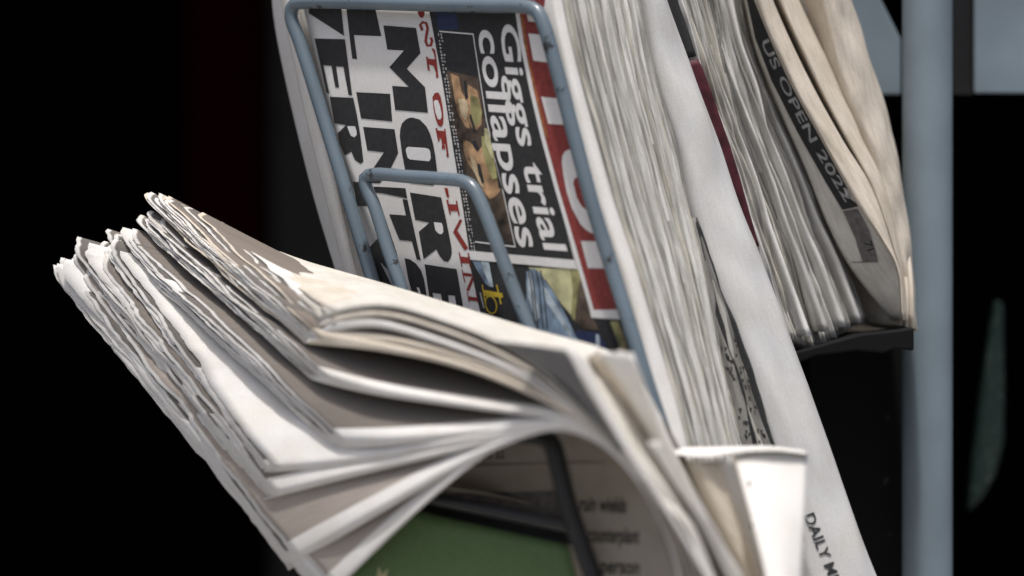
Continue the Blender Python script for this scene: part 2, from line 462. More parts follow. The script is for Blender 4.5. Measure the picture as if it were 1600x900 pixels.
# ------------------------------------------------------------------ newspaper that has flopped over: sections of nested folded sheets
def section(parent, name, Fst, Ffl, Bst, Bfl, YF, YB, T, nsheets, seed, mats, amp=0.0022, th=0.34, tn=46, sn=60, rag=0.0009, label=None):
    """One section: folded sheets nested in each other, the fold along the near side (F), open at the far side (B)
    and at the free end on the left, where the cut edges are wavy and ragged."""
    n1 = int(tn * th)
    def prof(st, fl, Y):
        pts = np.vstack([curve(st, Y, n1 + 1), curve([st[-1]] + fl, Y, tn - n1)[1:]])
        for _ in range(3):
            pts[1:-1] = 0.25 * pts[:-2] + 0.5 * pts[1:-1] + 0.25 * pts[2:]
        return pts
    F, B = prof(Fst, Ffl, YF), prof(Bst, Bfl, YB)
    n = len(F)
    tt = np.linspace(0, 1, n)
    g = np.clip((tt - th) / (1 - th), 0, 1)
    tang = unit(np.gradient((F + B) / 2, axis=0))
    out = unit(F - B)
    N = unit(np.cross(out, tang))
    N[N[:, 2] < -0.0] *= 1
    # orientation: the mean flop normal points up
    if N[int(n * 0.8), 2] < 0: N = -N
    sec = bpy.data.objects.new(name, None); COL.objects.link(sec); sec.parent = parent
    if label: sec['label'] = label
    for j in range(nsheets):
        frac = 1.0 - j / max(1, nsheets) * 0.86
        r = 0.5 * T * frac * (0.40 + 0.60 * g + 0.55 * g ** 4)
        cutj = rng.uniform(0.0, 0.006)
        ds = np.concatenate([np.linspace(1, 0, sn), np.zeros(7), np.linspace(0, 1, sn)])
        phi = np.concatenate([np.zeros(sn), np.linspace(0, math.pi, 9)[1:-1], np.full(sn, math.pi)])
        rows = np.zeros((n, len(ds), 3)); uvs = np.zeros((n, len(ds), 2))
        back = rng.uniform(-0.05, 0.02)
        for s, (d, ph) in enumerate(zip(ds, phi)):
            side = 1.0 if ph < math.pi / 2 else -1.0
            lay = j * 2 + (0 if side > 0 else 1)
            # ragged, torn-looking trim of the free end
            place = j if side > 0 else 2 * nsheets - 1 - j
            cut = cutj + (0.030 if place == 0 else 0.021 * (1 - place / max(1, 2 * nsheets - 1)))
            cut = cut + 0.018 * max(0.0, (d - 0.90) / 0.10) ** 2
            jag = cut + rag * 9 * nz(d * 9, seed + lay * 3.1, 0.3) + rag * (2.2 * nz(d * 40, seed, lay * 1.7) + 1.1 * rng.uniform(-1, 1))
            te = np.clip(tt * (1 - np.clip(jag, -0.02, 0.12) * g), 0, 1)
            Fi = np.stack([np.interp(te, tt, F[:, k]) for k in range(3)], axis=1)
            Bi = np.stack([np.interp(te, tt, B[:, k]) for k in range(3)], axis=1)
            dd = d * (1 + back * (d > 0.5) * (d - 0.5) * 2)
            pos = Fi + (Bi - Fi) * dd + N * (r * math.cos(ph))[:, None] + out * (r * math.sin(ph))[:, None]
            # waves, strongest at the cut end and away from the stiff fold
            stiff = min(1.0, 0.25 + d * 2.5)
            w = np.array([(0.60 * nz(d * 5.0 + 1.3 * k / n, seed * 1.7, 0.4) + 0.42 * nz(d * 8.0, seed + lay * 5.3, k * 0.05) + 0.06 * nz(d * 28, seed + lay * 2.1, k * 0.05)) for k in range(n)])
            pos = pos + N * (amp * 1.6 * stiff * (g ** 2.2) * w)[:, None]
            curl = 0.007 * max(0.0, (d - 0.80) / 0.20) ** 1.6 * (0.6 + 0.8 * nz(seed, lay * 0.4, 1.0))
            pos = pos + N * (curl * g ** 3)[:, None]
            rows[:, s] = pos
            uvs[:, s, 0] = np.concatenate([[0], np.cumsum(np.linalg.norm(np.diff(pos, axis=0), axis=1))])
            uvs[:, s, 0] = uvs[-1, s, 0] - uvs[:, s, 0]
            uvs[:, s, 1] = side * d * np.linalg.norm(Bi - Fi, axis=1)
        grid_obj('sheet', rows, mats[j % len(mats)], sec, thick=0.00045, uv=uvs)
    return sec


def YFf(px, py=0):
    return float(np.interp(px, [400, 440, 600, 905, 1100], [-0.100, -0.105, -0.18, -0.285, -0.27]))


def YBf(px, py=0):
    return float(np.interp(px, [60, 240, 450, 700, 830, 980, 1150], [0.035, 0.025, 0.0, -0.075, -0.150, -0.195, -0.17]))


flop = thing('newspaper', 'thick broadsheet flopped open to the left, its ragged page edges fanned over the wire', 'newspaper')
flop.location = (0, 0, 0)


def FS(i):
    return [(1064 + 4 * i, 1000), (1060 + 4 * i, 890), (1032 + 4 * i, 812), (990 + 3 * i, 742), (945 + 2 * i, 692)]


def BS(i):
    return [(1150, 1000), (1120, 860), (1085, 750), (1035, 660), (985 + i, 590 - 2 * i)]


secs = [
    # F flop points (hinge -> free near corner), B flop points (hinge -> free far tip), thickness, sheets, materials
    ([(880, 668), (810, 680), (752, 713), (660, 788), (500, 940)], [(930, 585), (700, 545), (400, 490), (60, 414)], 0.0026, 2, [M_PRINT2_SHADE, M_WHITE], .0014),
    ([(890, 665), (820, 678), (735, 715), (600, 790), (440, 882)], [(930, 580), (700, 535), (400, 472), (60, 398)], 0.0072, 4, [M_PRINT2_SHADE, M_INNER_SHADE, M_WHITE, M_INNER_SHADE], .0024),
    ([(895, 664), (820, 676), (700, 704), (530, 744), (404, 774)], [(930, 575), (700, 525), (400, 455), (82, 368)], 0.0056, 4, [M_PRINT_SHADE, M_WHITE, M_INNER_SHADE, M_INNER_SHADE], .0028),
    ([(898, 663), (820, 672), (700, 692), (520, 722), (397, 732)], [(930, 570), (700, 515), (400, 440), (126, 362)], 0.0070, 5, [M_WHITE, M_INNER_SHADE, M_WHITE, M_INNER_SHADE, M_INNER_SHADE], .0030),
    ([(900, 661), (820, 667), (700, 680), (600, 688), (512, 690)], [(930, 566), (700, 505), (400, 425), (144, 356)], 0.0072, 4, [M_PRINT_SHADE, M_INNER_SHADE, M_WHITE, M_INNER_SHADE], .0026),
    ([(903, 657), (820, 645), (700, 628), (580, 609), (482, 584)], [(930, 562), (700, 495), (400, 400), (186, 324)], 0.0056, 4, [M_PRINT_SHADE, M_INNER_SHADE, M_NEWS, M_INNER_SHADE], .0032),
    ([(905, 654), (820, 609), (720, 570), (600, 543), (472, 527)], [(930, 557), (700, 490), (430, 405), (206, 296)], 0.0056, 5, [M_PRINTC_SHADE, M_INNER_SHADE, M_CREAM, M_INNER_SHADE, M_WHITE], .0032),
    ([(906, 653), (835, 605), (730, 562), (620, 532), (545, 527), (484, 523)], [(932, 555), (720, 490), (500, 426), (246, 302)], 0.0028, 2, [M_PRINTC_SHADE, M_INNER_SHADE], .0030),
    ([(908, 652), (840, 598), (740, 552), (640, 518), (590, 505), (494, 514)], [(935, 552), (720, 491), (560, 447), (450, 416), (385, 386), (306, 333)], 0.0046, 3, [M_WHITE, M_INNER_SHADE, M_CREAM], .0034),
    ([(910, 649), (850, 593), (760, 542), (665, 506), (596, 489), (492, 506)], [(938, 547), (720, 487), (560, 443), (450, 412), (390, 388), (340, 352)], 0.0034, 2, [M_CREAM, M_NEWS], .0040),
    ([(911, 646), (860, 590), (780, 535), (690, 500), (602, 476), (498, 494)], [(945, 543), (880, 528), (720, 483), (560, 438), (450, 409), (408, 393)], 0.0024, 2, [M_NEWS, M_NEWS], .0040),
]
for i, (f, b, T, ns, mats, amp) in enumerate(secs):
    section(flop, 'section', FS(i), f, BS(i), b, YFf, YBf, T, ns, 3.7 * i + 1.3, mats, amp)


# leaves of the same newspaper that stay upright behind the fold
def leaf(parent, left, right, Yl, Yr, mat, name='leaf', thick=0.0005, n=26, m=14, bulge=0.0, seed=0, ragtop=0.0):
    a, b = curve(left, Yl, n), curve(right, Yr, n)
    rows = np.zeros((n, m, 3))
    for j in range(m):
        t = j / (m - 1)
        rows[:, j] = a * (1 - t) + b * t
        rows[:, j, 1] -= bulge * math.sin(math.pi * t)
        for i in range(n):
            k = nz(t * 4 + seed, i * 0.12, seed)
            rows[i, j] += np.array((0.0008 * k, -0.0012 * k, 0))
        if ragtop:
            rows[0, j, 2] += ragtop * nz(t * 9, seed, 2.2)
    return grid_obj(name, rows, mat, parent, thick=thick)


up = bpy.data.objects.new('section', None); COL.objects.link(up); up.parent = flop
up['label'] = 'upright cream leaves behind the fold'
leaf(up, [(885, 541), (931, 622), (987, 716), (1047, 806), (1087, 870), (1127, 940)], [(912, 556), (964, 650), (1028, 760), (1084, 850), (1122, 900), (1150, 960)], -0.325, -0.215, M_WHITE, 'sheet', 0.0022, seed=1, ragtop=0.002)
leaf(up, [(906, 554), (958, 650), (1022, 760), (1080, 850), (1118, 900), (1146, 960)], [(984, 551), (1020, 640), (1050, 705), (1112, 820), (1175, 945)], -0.205, -0.268, M_CREAM, 'sheet', 0.0010, bulge=0.004, seed=3, ragtop=0.006)
leaf(up, [(940, 552), (992, 650), (1054, 762), (1140, 930)], [(988, 552), (1046, 702), (1100, 800), (1186, 945)], -0.238, -0.275, M_WHITE, 'sheet', 0.0012, bulge=0.002, seed=4, ragtop=0.004)
leaf(up, [(1012, 690), (1052, 752), (1100, 830), (1160, 945)], [(1030, 690), (1066, 752), (1118, 830), (1180, 945)], -0.285, -0.290, M_WHITE, 'sheet', 0.0012, m=5, seed=5)
leaf(up, [(775, 533), (850, 582), (912, 648), (955, 705)], [(884, 546), (906, 590), (940, 655), (975, 705)], -0.262, -0.300, M_DKGREY, 'sheet', 0.0006, seed=6)  # dark grey sheet over the bend beside the hinge
for k in range(8):        # the sheets pressed together above the pocket, seen as thin streaks
    leaf(up, [(1000 + 4 * k, 752 + 4 * k), (1034 + 4.5 * k, 815), (1062 + 5 * k, 890), (1082 + 5 * k, 960)], [(1012 + 4 * k, 752 + 4 * k), (1048 + 4.5 * k, 815), (1078 + 5 * k, 890), (1100 + 5 * k, 960)],
         -0.290 - 0.002 * k, -0.275 - 0.002 * k, [M_TAN, M_CREAM, M_TAN, M_NEWS][k % 4], 'sheet', 0.0007, m=5, seed=10 + k)


# ------------------------------------------------------------------ printing on a page
def depth_on(o):
    from mathutils.bvhtree import BVHTree
    me = o.data
    bvh = BVHTree.FromPolygons([v.co.copy() for v in me.vertices], [tuple(p.vertices) for p in me.polygons])
    eye = Vector((0, -D, Z0))
    def f(px, py):
        d = (P(px, py, 0) - eye).normalized()
        h = bvh.ray_cast(eye, d)
        if h[0] is not None: f.last = h[0].y - 0.0004
        return f.last
    f.last = 0.0
    return f


def weld(o):
    bm = bmesh.new(); bm.from_mesh(o.data)
    bmesh.ops.remove_doubles(bm, verts=bm.verts, dist=2e-5)
    bm.to_mesh(o.data); bm.free()


class Print:
    """ink laid on a page: outlines are dropped on the page's own surface, each layer a hair above the last"""
    def __init__(self, depth, parent):
        self.depth, self.parent, self.b = depth, parent, {}

    def add(self, name, mat, polys, layer=1):
        self.b.setdefault((name, mat.name), [mat, []])[1].append((polys, layer))

    def poly(self, name, mat, pts, layer=1):
        self.add(name, mat, [list(pts)], layer)

    def stroke(self, name, mat, pts, w, layer=1):
        pts = np.array(pts, float)
        d = unit(np.gradient(pts, axis=0))
        nrm = np.stack([-d[:, 1], d[:, 0]], 1) * w / 2
        a, b = pts + nrm, pts - nrm
        n_ = len(pts)
        self.b.setdefault((name, mat.name), [mat, []])[1].append((('mesh', list(a) + list(b), [(k, k + 1, n_ + k + 1, n_ + k) for k in range(n_ - 1)]), layer))

    def text(self, name, mat, body, Q, h, up, layer=2, bold=0.0, length=None):
        """Q(a) -> pixel on the baseline for a in 0..1, h(a) letter height in pixels, up = pixel direction of the letters' tops"""
        cu = bpy.data.curves.new('text', 'FONT'); cu.body = body; cu.offset = bold; cu.resolution_u = 5
        o = bpy.data.objects.new('text', cu); COL.objects.link(o)
        dg = bpy.context.evaluated_depsgraph_get()
        me = bpy.data.meshes.new_from_object(o.evaluated_get(dg))
        v = np.array([tuple(x.co) for x in me.vertices]); f = [tuple(p.vertices) for p in me.polygons]
        bpy.data.objects.remove(o); bpy.data.curves.remove(cu); bpy.data.meshes.remove(me)
        x0, x1 = v[:, 0].min(), v[:, 0].max()
        a = (v[:, 0] - x0) / (x1 - x0)
        pts = [Q(t) + np.array(up) * (y * h(t) / 0.70) for t, y in zip(a, v[:, 1])]
        self.b.setdefault((name, mat.name), [mat, []])[1].append((('mesh', pts, f), layer))

    def build(self):
        put = lambda x, y, layer: P(x, y, self.depth(x, y) - 0.00055 - 0.00016 * layer)
        for (name, _), (mat, items) in self.b.items():
            loose = name in ('small_type', 'smudged_type')      # type too small to pick apart
            V, F = [], []
            for item, layer in items:
                if not loose: V, F = [], []
                if item[0] == 'mesh':
                    # one object for each letter
                    adj = {}
                    for f in item[2]:
                        for a in f: adj.setdefault(a, set()).update(f)
                    seen, comps = set(), []
                    for a in adj:
                        if a in seen: continue
                        st, comp = [a], set()
                        while st:
                            q = st.pop()
                            if q in comp: continue
                            comp.add(q); st += adj[q]
                        seen |= comp; comps.append(comp)
                    for comp in comps:
                        ids = sorted(comp); ix = {a: k for k, a in enumerate(ids)}
                        mesh_obj(name, [put(item[1][a][0], item[1][a][1], layer) for a in ids],
                                 [tuple(ix[k] for k in f) for f in item[2] if f[0] in comp], mat, self.parent, smooth=False)
                    continue
                for poly in item:
                    base = len(V)
                    pts = [Vector((p[0], p[1], 0)) for p in poly]
                    stack = [tuple((pts[k].x, pts[k].y) for k in t) for t in tessellate_polygon([pts])]
                    # long triangles are cut so that the ink follows the page's curve
                    while stack:
                        t = stack.pop()
                        if max(math.dist(t[k], t[(k + 1) % 3]) for k in range(3)) > 45 and not loose:
                            m_ = [((t[k][0] + t[(k + 1) % 3][0]) / 2, (t[k][1] + t[(k + 1) % 3][1]) / 2) for k in range(3)]
                            stack += [(t[0], m_[0], m_[2]), (m_[0], t[1], m_[1]), (m_[2], m_[1], t[2]), tuple(m_)]
                            continue
                        F.append((len(V), len(V) + 1, len(V) + 2))
                        V += [put(x, y, layer) for x, y in t]
                if not loose and F: weld(mesh_obj(name, V, F, mat, self.parent, smooth=False))
            if loose and F:
                mesh_obj(name, V, F, mat, self.parent, smooth=False)['kind'] = 'stuff'


Zm = lambda ox, oy, sc: (lambda pts: [(ox + x * sc, oy + y * sc) for x, y in pts])
za, zb, zc, zd = Zm(460, 0, .18892), Zm(480, 150, .18892), Zm(540, 280, .18892), Zm(600, 360, .18892)
ze, zf, zg, zh = Zm(680, 10, .22222), Zm(690, 200, .22222), Zm(800, 180, .22222), Zm(820, 360, .22222)


# ------------------------------------------------------------------ the tabloid in the upper pocket
def Ypage(px, py):
    # the page stands in the pocket turned away to the left; a slight roll makes it belly out
    xm = np.interp(py, [-60, 225, 450, 620], [655, 690, 735, 775])
    return (650 - px) * S * 0.82 - 0.010 * math.cos((px - xm) / 260.0) + 0.0 * py


tab = thing('newspaper', 'tabloid with a huge black headline and red masthead strip in the blue pocket', 'newspaper')
n, m = 40, 30
ys = np.linspace(-60, 640, n)
LX = lambda y: np.interp(y, [-60, 15, 225, 448, 640], [462, 475, 525, 612, 690])
RX = lambda y: np.interp(y, [-60, 25, 225, 545, 640], [848, 866, 912, 1000, 1028])
rows = np.zeros((n, m, 3))
for i, y in enumerate(ys):
    for j in range(m):
        x = LX(y) + (RX(y) - LX(y)) * j / (m - 1)
        rows[i, j] = P(x, y, Ypage(x, y))
page = grid_obj('front_page', rows, M_PAGE, tab, thick=0.0005)
pr = Print(Ypage, page)
K = 'headline_letter'
for z, pts in (
    (za, [(118, 40), (385, 45), (412, 298), (118, 110)]),
    (za, [(165, 318), (418, 325), (478, 790), (447, 785), (405, 553), (345, 550), (370, 725), (338, 722), (305, 545), (240, 540), (290, 775), (265, 765)]),
    (zb, [(185, 5), (380, 15), (410, 150), (440, 330), (465, 540), (440, 560), (395, 530), (365, 460), (310, 490), (270, 400), (250, 310), (320, 240), (225, 225)]),
    (za, [(425, 30), (662, 42), (718, 300), (492, 290), (518, 490), (478, 485), (455, 300)]),
    (zb, [(405, -32), (685, -18), (703, 210), (445, 185)]),
    (zb, [(462, 255), (722, 275), (752, 470), (690, 595), (600, 720), (480, 720), (555, 585), (635, 465), (497, 450)]),
    (za, [(735, 210), (1005, 232), (1042, 440), (928, 568), (1080, 722), (1105, 932), (833, 909), (808, 710), (948, 720), (785, 556), (905, 418), (768, 410)]),
    (zb, [(870, 178), (930, 195), (985, 250), (1015, 310), (1040, 390), (1060, 500), (1075, 620), (1075, 690), (1040, 740), (850, 720), (815, 640), (785, 480), (765, 330), (770, 270), (785, 225), (815, 195), (840, 182)]),
    (zc, [(532, 110), (790, 150), (830, 330), (875, 560), (878, 610), (868, 650), (845, 685), (810, 675), (775, 630), (750, 580), (645, 660), (605, 435), (692, 360), (575, 335)]),
    (zd, [(335, 280), (600, 320), (655, 635), (690, 900), (640, 900), (585, 540), (530, 535), (545, 640), (490, 640), (470, 525), (400, 515), (430, 660), (390, 660)]),
    (zc, [(60, 20), (170, 30), (195, 220), (95, 225)]),
    (zc, [(190, 570), (275, 480), (350, 640), (430, 900), (360, 760), (290, 690), (380, 880), (330, 960), (230, 760)]),
    (zc, [(230, 60), (495, 75), (510, 160), (470, 150), (300, 115), (240, 110)]),
    (zc, [(470, 165), (512, 172), (622, 672), (588, 662), (548, 512), (445, 500), (360, 290), (499, 300)]),
    (zd, [(170, 230), (215, 240), (265, 275), (305, 330), (330, 400), (350, 525), (390, 700), (300, 700), (230, 510), (200, 400)]),
    (zc, [(195, 90), (240, 90), (330, 330), (420, 600), (480, 860), (440, 900), (380, 700), (300, 420)]),
):
    pr.poly(K, M_BLACK, z(pts), 1)
CW = 'headline_counter'
for z, pts in (
    (zb, [(330, 250), (395, 250), (408, 290), (410, 320), (390, 342), (360, 328)]),
    (zb, [(835, 420), (980, 430), (1008, 440), (1018, 465), (1022, 515), (1008, 540), (850, 525), (830, 510), (815, 450), (820, 430)]),
    (zc, [(730, 355), (795, 362), (805, 395), (808, 435), (795, 455), (770, 450), (742, 420)]),
    (zd, [(270, 470), (290, 475), (305, 520), (285, 520)]),
):
    pr.poly(CW, M_INKW, z(pts), 2)
RR = 'red_letter'
for z, pts in (
    (za, [(1010, 60), (1070, 60), (1078, 120), (1062, 148), (1040, 145), (1025, 120)]),
    (za, [(1088, 468), (1100, 468), (1108, 486), (1163, 490), (1152, 440), (1132, 400), (1150, 400), (1165, 420), (1192, 645), (1170, 640), (1170, 600), (1150, 545), (1112, 532), (1120, 585), (1103, 582)]),
    (zb, [(1035, 10), (1055, -25), (1085, -30), (1105, 10), (1120, 90), (1127, 170), (1125, 225), (1110, 255), (1085, 245), (1062, 190), (1045, 110)]),
    (zb, [(1060, 265), (1075, 265), (1080, 285), (1135, 290), (1130, 272), (1143, 272), (1172, 505), (1152, 502), (1152, 470), (1142, 400), (1122, 395), (1140, 412), (1142, 440), (1112, 436), (1114, 405), (1108, 352), (1092, 350), (1096, 372), (1082, 372)]),
    (zc, [(815, 70), (845, 75), (858, 150), (838, 150)]),
    (zc, [(832, 170), (848, 170), (855, 205), (915, 210), (910, 178), (922, 178), (945, 300), (932, 300), (925, 265), (865, 262), (872, 290), (858, 290)]),
    (zd, [(615, 180), (625, 180), (635, 215), (695, 222), (690, 185), (702, 185), (722, 310), (710, 310), (703, 275), (640, 270), (650, 302), (640, 302)]),
):
    pr.poly(RR, M_RED, z(pts), 1)
pr.stroke(RR, M_RED, za([(1058, 252), (1040, 205), (1060, 185), (1088, 190), (1102, 235), (1090, 300), (1085, 345), (1100, 378), (1128, 375), (1138, 340), (1128, 310)]), 4.2, 1)
pr.stroke(RR, M_RED, zc([(955, 335), (905, 430)]), 4.5, 1)
pr.stroke(RR, M_RED, zc([(902, 425), (1000, 580)]), 7, 1)
pr.stroke(RR, M_RED, zd([(655, 362), (726, 372)]), 5, 1)
pr.stroke(RR, M_RED, zd([(738, 385), (690, 500)]), 4.5, 1)
pr.stroke(RR, M_RED, zd([(695, 560), (775, 572)]), 6, 1)
for a, b in (((645, 325), (668, 430)), ((688, 510), (705, 592)), ((762, 515), (778, 600))):
    pr.stroke(RR, M_RED, zd([a, b]), 1.6, 1)
pr.poly('red_strapline_counter', M_INKW, zb([(1045, 45), (1062, 32), (1080, 35), (1098, 80), (1110, 140), (1112, 175), (1100, 196), (1080, 190), (1060, 135)]), 2)
# black picture panel
pr.poly('story_panel', M_BLACK, [(664, -20), (799, -20), (808, 24), (824, 110), (845, 205), (872, 310), (897, 406), (733, 391), (724, 330), (707, 225), (690, 120), (671, 19)], 1)
pr.poly('story_panel', M_NAVY, ze([(0, 40), (150, 50), (165, 165), (25, 165)]), 2)
pr.stroke('picture_frame_line', M_INKW, ze([(28, 175), (265, 195)]), 2.0, 3)
pr.stroke('picture_frame_line', M_INKW, ze([(265, 190), (310, 480), (360, 800), (385, 905)]) + zf([(340, 95), (430, 440), (518, 838)]), 1.4, 3)
pr.stroke('picture_frame_line', M_INKW, zf([(518, 835), (235, 800)]), 2.0, 3)
PH = 'picture_patch'
for z, mat, pts, ly in (
    (ze, M_BROWN, [(80, 450), (300, 500), (365, 900), (130, 900)], 2),
    (ze, M_SKIN, [(108, 470), (165, 495), (185, 600), (215, 650), (230, 550), (295, 590), (330, 740), (325, 830), (290, 870), (255, 850), (235, 800), (245, 860), (215, 850), (150, 730)], 3),
    (ze, M_SKIN2, [(160, 650), (215, 650), (235, 720), (215, 800), (180, 760)], 4),
    (ze, M_OLIVE, [(245, 620), (300, 640), (328, 740), (315, 820), (275, 850), (250, 760)], 4),
    (ze, M_BLACK, [(200, 520), (218, 520), (232, 640), (212, 660)], 5),
    (ze, M_BLACK, [(238, 760), (252, 760), (285, 870), (270, 880)], 5),
    (zf, M_BROWN, [(110, 20), (330, 10), (430, 440), (500, 800), (380, 800), (260, 480), (160, 300)], 2),
    (zf, M_SKIN, [(150, 80), (200, 100), (260, 160), (330, 70), (345, 190), (385, 330), (420, 430), (380, 480), (340, 500), (290, 440), (240, 330), (180, 240), (155, 160)], 3),
    (zf, M_OLIVE, [(280, 60), (330, 50), (355, 180), (400, 350), (360, 360), (320, 280), (290, 180)], 4),
    (zf, M_PALEY, [(300, 0), (325, 5), (375, 220), (350, 210), (305, 100)], 5),
    (zf, M_SKIN2, [(200, 190), (240, 240), (260, 330), (300, 420), (270, 400), (215, 280)], 4),
    (zf, M_BLACK, [(215, 90), (240, 90), (265, 150), (250, 165), (225, 130)], 5),
    (zf, M_BLACK, [(250, 250), (270, 255), (300, 380), (285, 390), (262, 330)], 5),
    (zf, M_BLACK, [(375, 230), (400, 330), (430, 430), (400, 420)], 5),
):
    pr.poly(PH, mat, z(pts), ly)
for k in range(64):            # two lines of tiny white type down the edge of the panel
    y = 52 + k * 5.35
    x = np.interp(y, [48, 225, 393], [687, 712, 739])
    if 262 < y < 300: pass
    for q in (0, 1):
        w, hgt = rng.uniform(1.2, 2.4), rng.uniform(2.0, 4.0)
        if rng.random() < 0.86:
            xx = x - 3.6 + q * 4.2 + rng.uniform(-.4, .4) + (0 if y < 200 else 1.5)
            pr.poly('small_type', M_INKW, [(xx, y), (xx + w, y + .2), (xx + w + .6, y + hgt), (xx + .6, y + hgt)], 3)
            pr.poly('small_type', M_BLACK, [(xx + w * .3, y + hgt * .35), (xx + w * .75, y + hgt * .35), (xx + w * .8, y + hgt * .7), (xx + w * .35, y + hgt * .7)], 4)


def quad(p0, p1, p2):
    p0, p1, p2 = map(np.array, (p0, p1, p2))
    c = 2 * p1 - 0.5 * (p0 + p2)
    return lambda a: (1 - a) ** 2 * p0 + 2 * a * (1 - a) * c + a * a * p2


pr.text('story_headline_letter', M_INKW, 'Giggs trial', quad((781, 37), (808, 215), (851, 390)), lambda a: 27 + 9 * a, (1, 0.07), 2, 0.016)
pr.text('story_headline_letter', M_INKW, 'collapses', quad((747, 46), (772, 215), (811, 386)), lambda a: 33 + 3 * a, (1, 0.07), 2, 0.016)
# masthead
pr.poly('masthead_ground', M_MAST, [(800, -20), (850, -20), (866, 28), (908, 225), (985, 485), (927, 490), (895, 380), (845, 210), (829, 143), (809, 24)], 1)
pr.stroke('masthead_rule', M_ORANGE, [(815, 24), (824, 90), (838, 150), (854, 215)], 5, 2)
pr.stroke('masthead_rule', M_INKW, [(803, -20), (809, 24), (815, 65), (831, 143), (847, 210), (870, 295), (895, 380), (927, 492)], 6, 3)
for z, pts in (
    (ze, [(640, 40), (700, 45), (712, 110), (655, 105)]), (ze, [(655, 190), (740, 198), (790, 395), (690, 380)]),
    (ze, [(745, 635), (890, 650), (935, 835), (795, 825)]),
    (zg, [(350, 330), (355, 285), (375, 252), (405, 240), (440, 250), (500, 400), (600, 700), (635, 845), (560, 830), (520, 805), (480, 765), (420, 650), (385, 540), (362, 420)]),
    (zh, [(395, 75), (540, 78), (600, 268), (445, 265)]),
    (zh, [(455, 560), (690, 556), (702, 628), (468, 614)]),
):
    pr.poly('masthead_letter', M_INKW, z(pts), 4)
pr.poly('masthead_ground', M_MAST, zg([(430, 475), (440, 445), (458, 435), (490, 450), (525, 530), (552, 610), (548, 660), (525, 668), (490, 640), (455, 580)]), 5)
# lower picture: someone in denim before a pale hedge
PL = 'lower_picture_patch'
for z, mat, pts, ly in (
    (zh, M_BLACK, [(-400, 180), (-60, 230), (375, 275), (468, 614), (702, 628), (770, 860), (800, 1100), (-200, 1100)], 1),
    (zh, M_PALEY, [(20, 258), (220, 265), (330, 270), (340, 420), (330, 600), (260, 520), (150, 350)], 2),
    (zh, M_OLIVE, [(320, 270), (378, 276), (392, 330), (370, 480), (350, 640), (325, 600), (335, 420)], 3),
    (zh, M_BROWN, [(392, 330), (455, 560), (520, 700), (420, 700), (355, 640), (375, 480)], 3),
    (zh, M_OLIVE, [(600, 640), (690, 640), (770, 870), (690, 880)], 3),
    (zh, M_BROWN, [(655, 640), (702, 640), (775, 870), (735, 875)], 4),
    (zh, M_JEAN, [(10, 290), (60, 265), (110, 300), (170, 390), (230, 480), (310, 640), (385, 800), (300, 1000), (40, 1000), (10, 560)], 4),
    (zh, M_JEAN2, [(22, 300), (50, 290), (70, 420), (110, 600), (80, 640), (20, 460)], 5),
    (zh, M_JEAN2, [(120, 380), (160, 420), (240, 560), (300, 660), (340, 760), (310, 740), (230, 620), (150, 500)], 5),
    (zh, M_NAVY, [(355, 700), (520, 720), (600, 860), (560, 980), (400, 960), (380, 800)], 5),
    (zh, M_JEAN2, [(500, 730), (520, 735), (530, 800), (500, 850)], 6),
    (zd, M_INKW, [(700, 168), (1575, 246), (1590, 320), (715, 242)], 6),
    (zd, M_BLACK, [(722, 243), (1000, 270), (1150, 900), (840, 900)], 1),
    (zd, M_JEAN, [(728, 245), (800, 255), (860, 400), (880, 470), (840, 440), (770, 330)], 3),
    (zd, M_JEAN2, [(800, 252), (868, 262), (905, 470), (880, 465), (830, 350)], 4),
    (zd, M_GOLD, [(815, 490), (978, 520), (985, 557), (825, 542)], 5),
):
    pr.poly(PL, mat, z(pts), ly)
for x in (45, 62, 100, 130):
    pr.stroke(PL, M_BLACK, zh([(x - 20, 280), (x, 380), (x + 12, 520), (x + 30, 690)]), 1.7, 6)
th_ = np.linspace(0, 2 * math.pi, 22)
pr.stroke(PL, M_GOLD, zd([(885 + 45 * math.cos(t) + 18 * math.sin(t) * .6, 615 + 72 * math.sin(t)) for t in th_]), 2.0, 5)
for a, b in (((812, 450), (845, 640)), ((932, 450), (968, 610))):
    pr.stroke(PL, M_GOLD, zd([a, b]), 2.0, 5)
for k in range(10):
    pr.poly('small_type', M_INKW, zd([(790 + k * 3.2, 515 + k * 13), (800 + k * 3.2, 515 + k * 13), (802 + k * 3.2, 523 + k * 13), (792 + k * 3.2, 523 + k * 13)]), 4)
pr.build()

# pages behind the front page: seen as a pale strip at the far side and as the white fold at the near side
uA = unit(np.array([-0.74, 0.67, 0.0]))


def edge_sheet(parent, crv, d, length, mat, name='sheet', jitter=0.0012, thick=0.0006, seed=0.0, m=5):
    """a sheet whose cut edge runs along crv and which goes back from there along d"""
    n_ = len(crv)
    rows_ = np.zeros((n_, m, 3))
    d = np.array(d)
    perp = unit(np.cross(d, (0, 0, 1)))
    for i in range(n_):
        e = jitter * (nz(i * 0.10, seed, 0.1) + 0.35 * nz(i * 0.4, seed, 4.0))
        w = jitter * 0.35 * nz(i * 0.12, seed, 9.0)
        for j in range(m):
            t = j / (m - 1)
            rows_[i, j] = crv[i] + d * (t * length + e * (1 - t)) + perp * w * (1 - t)
    return grid_obj(name, rows_, mat, parent, thick=thick)


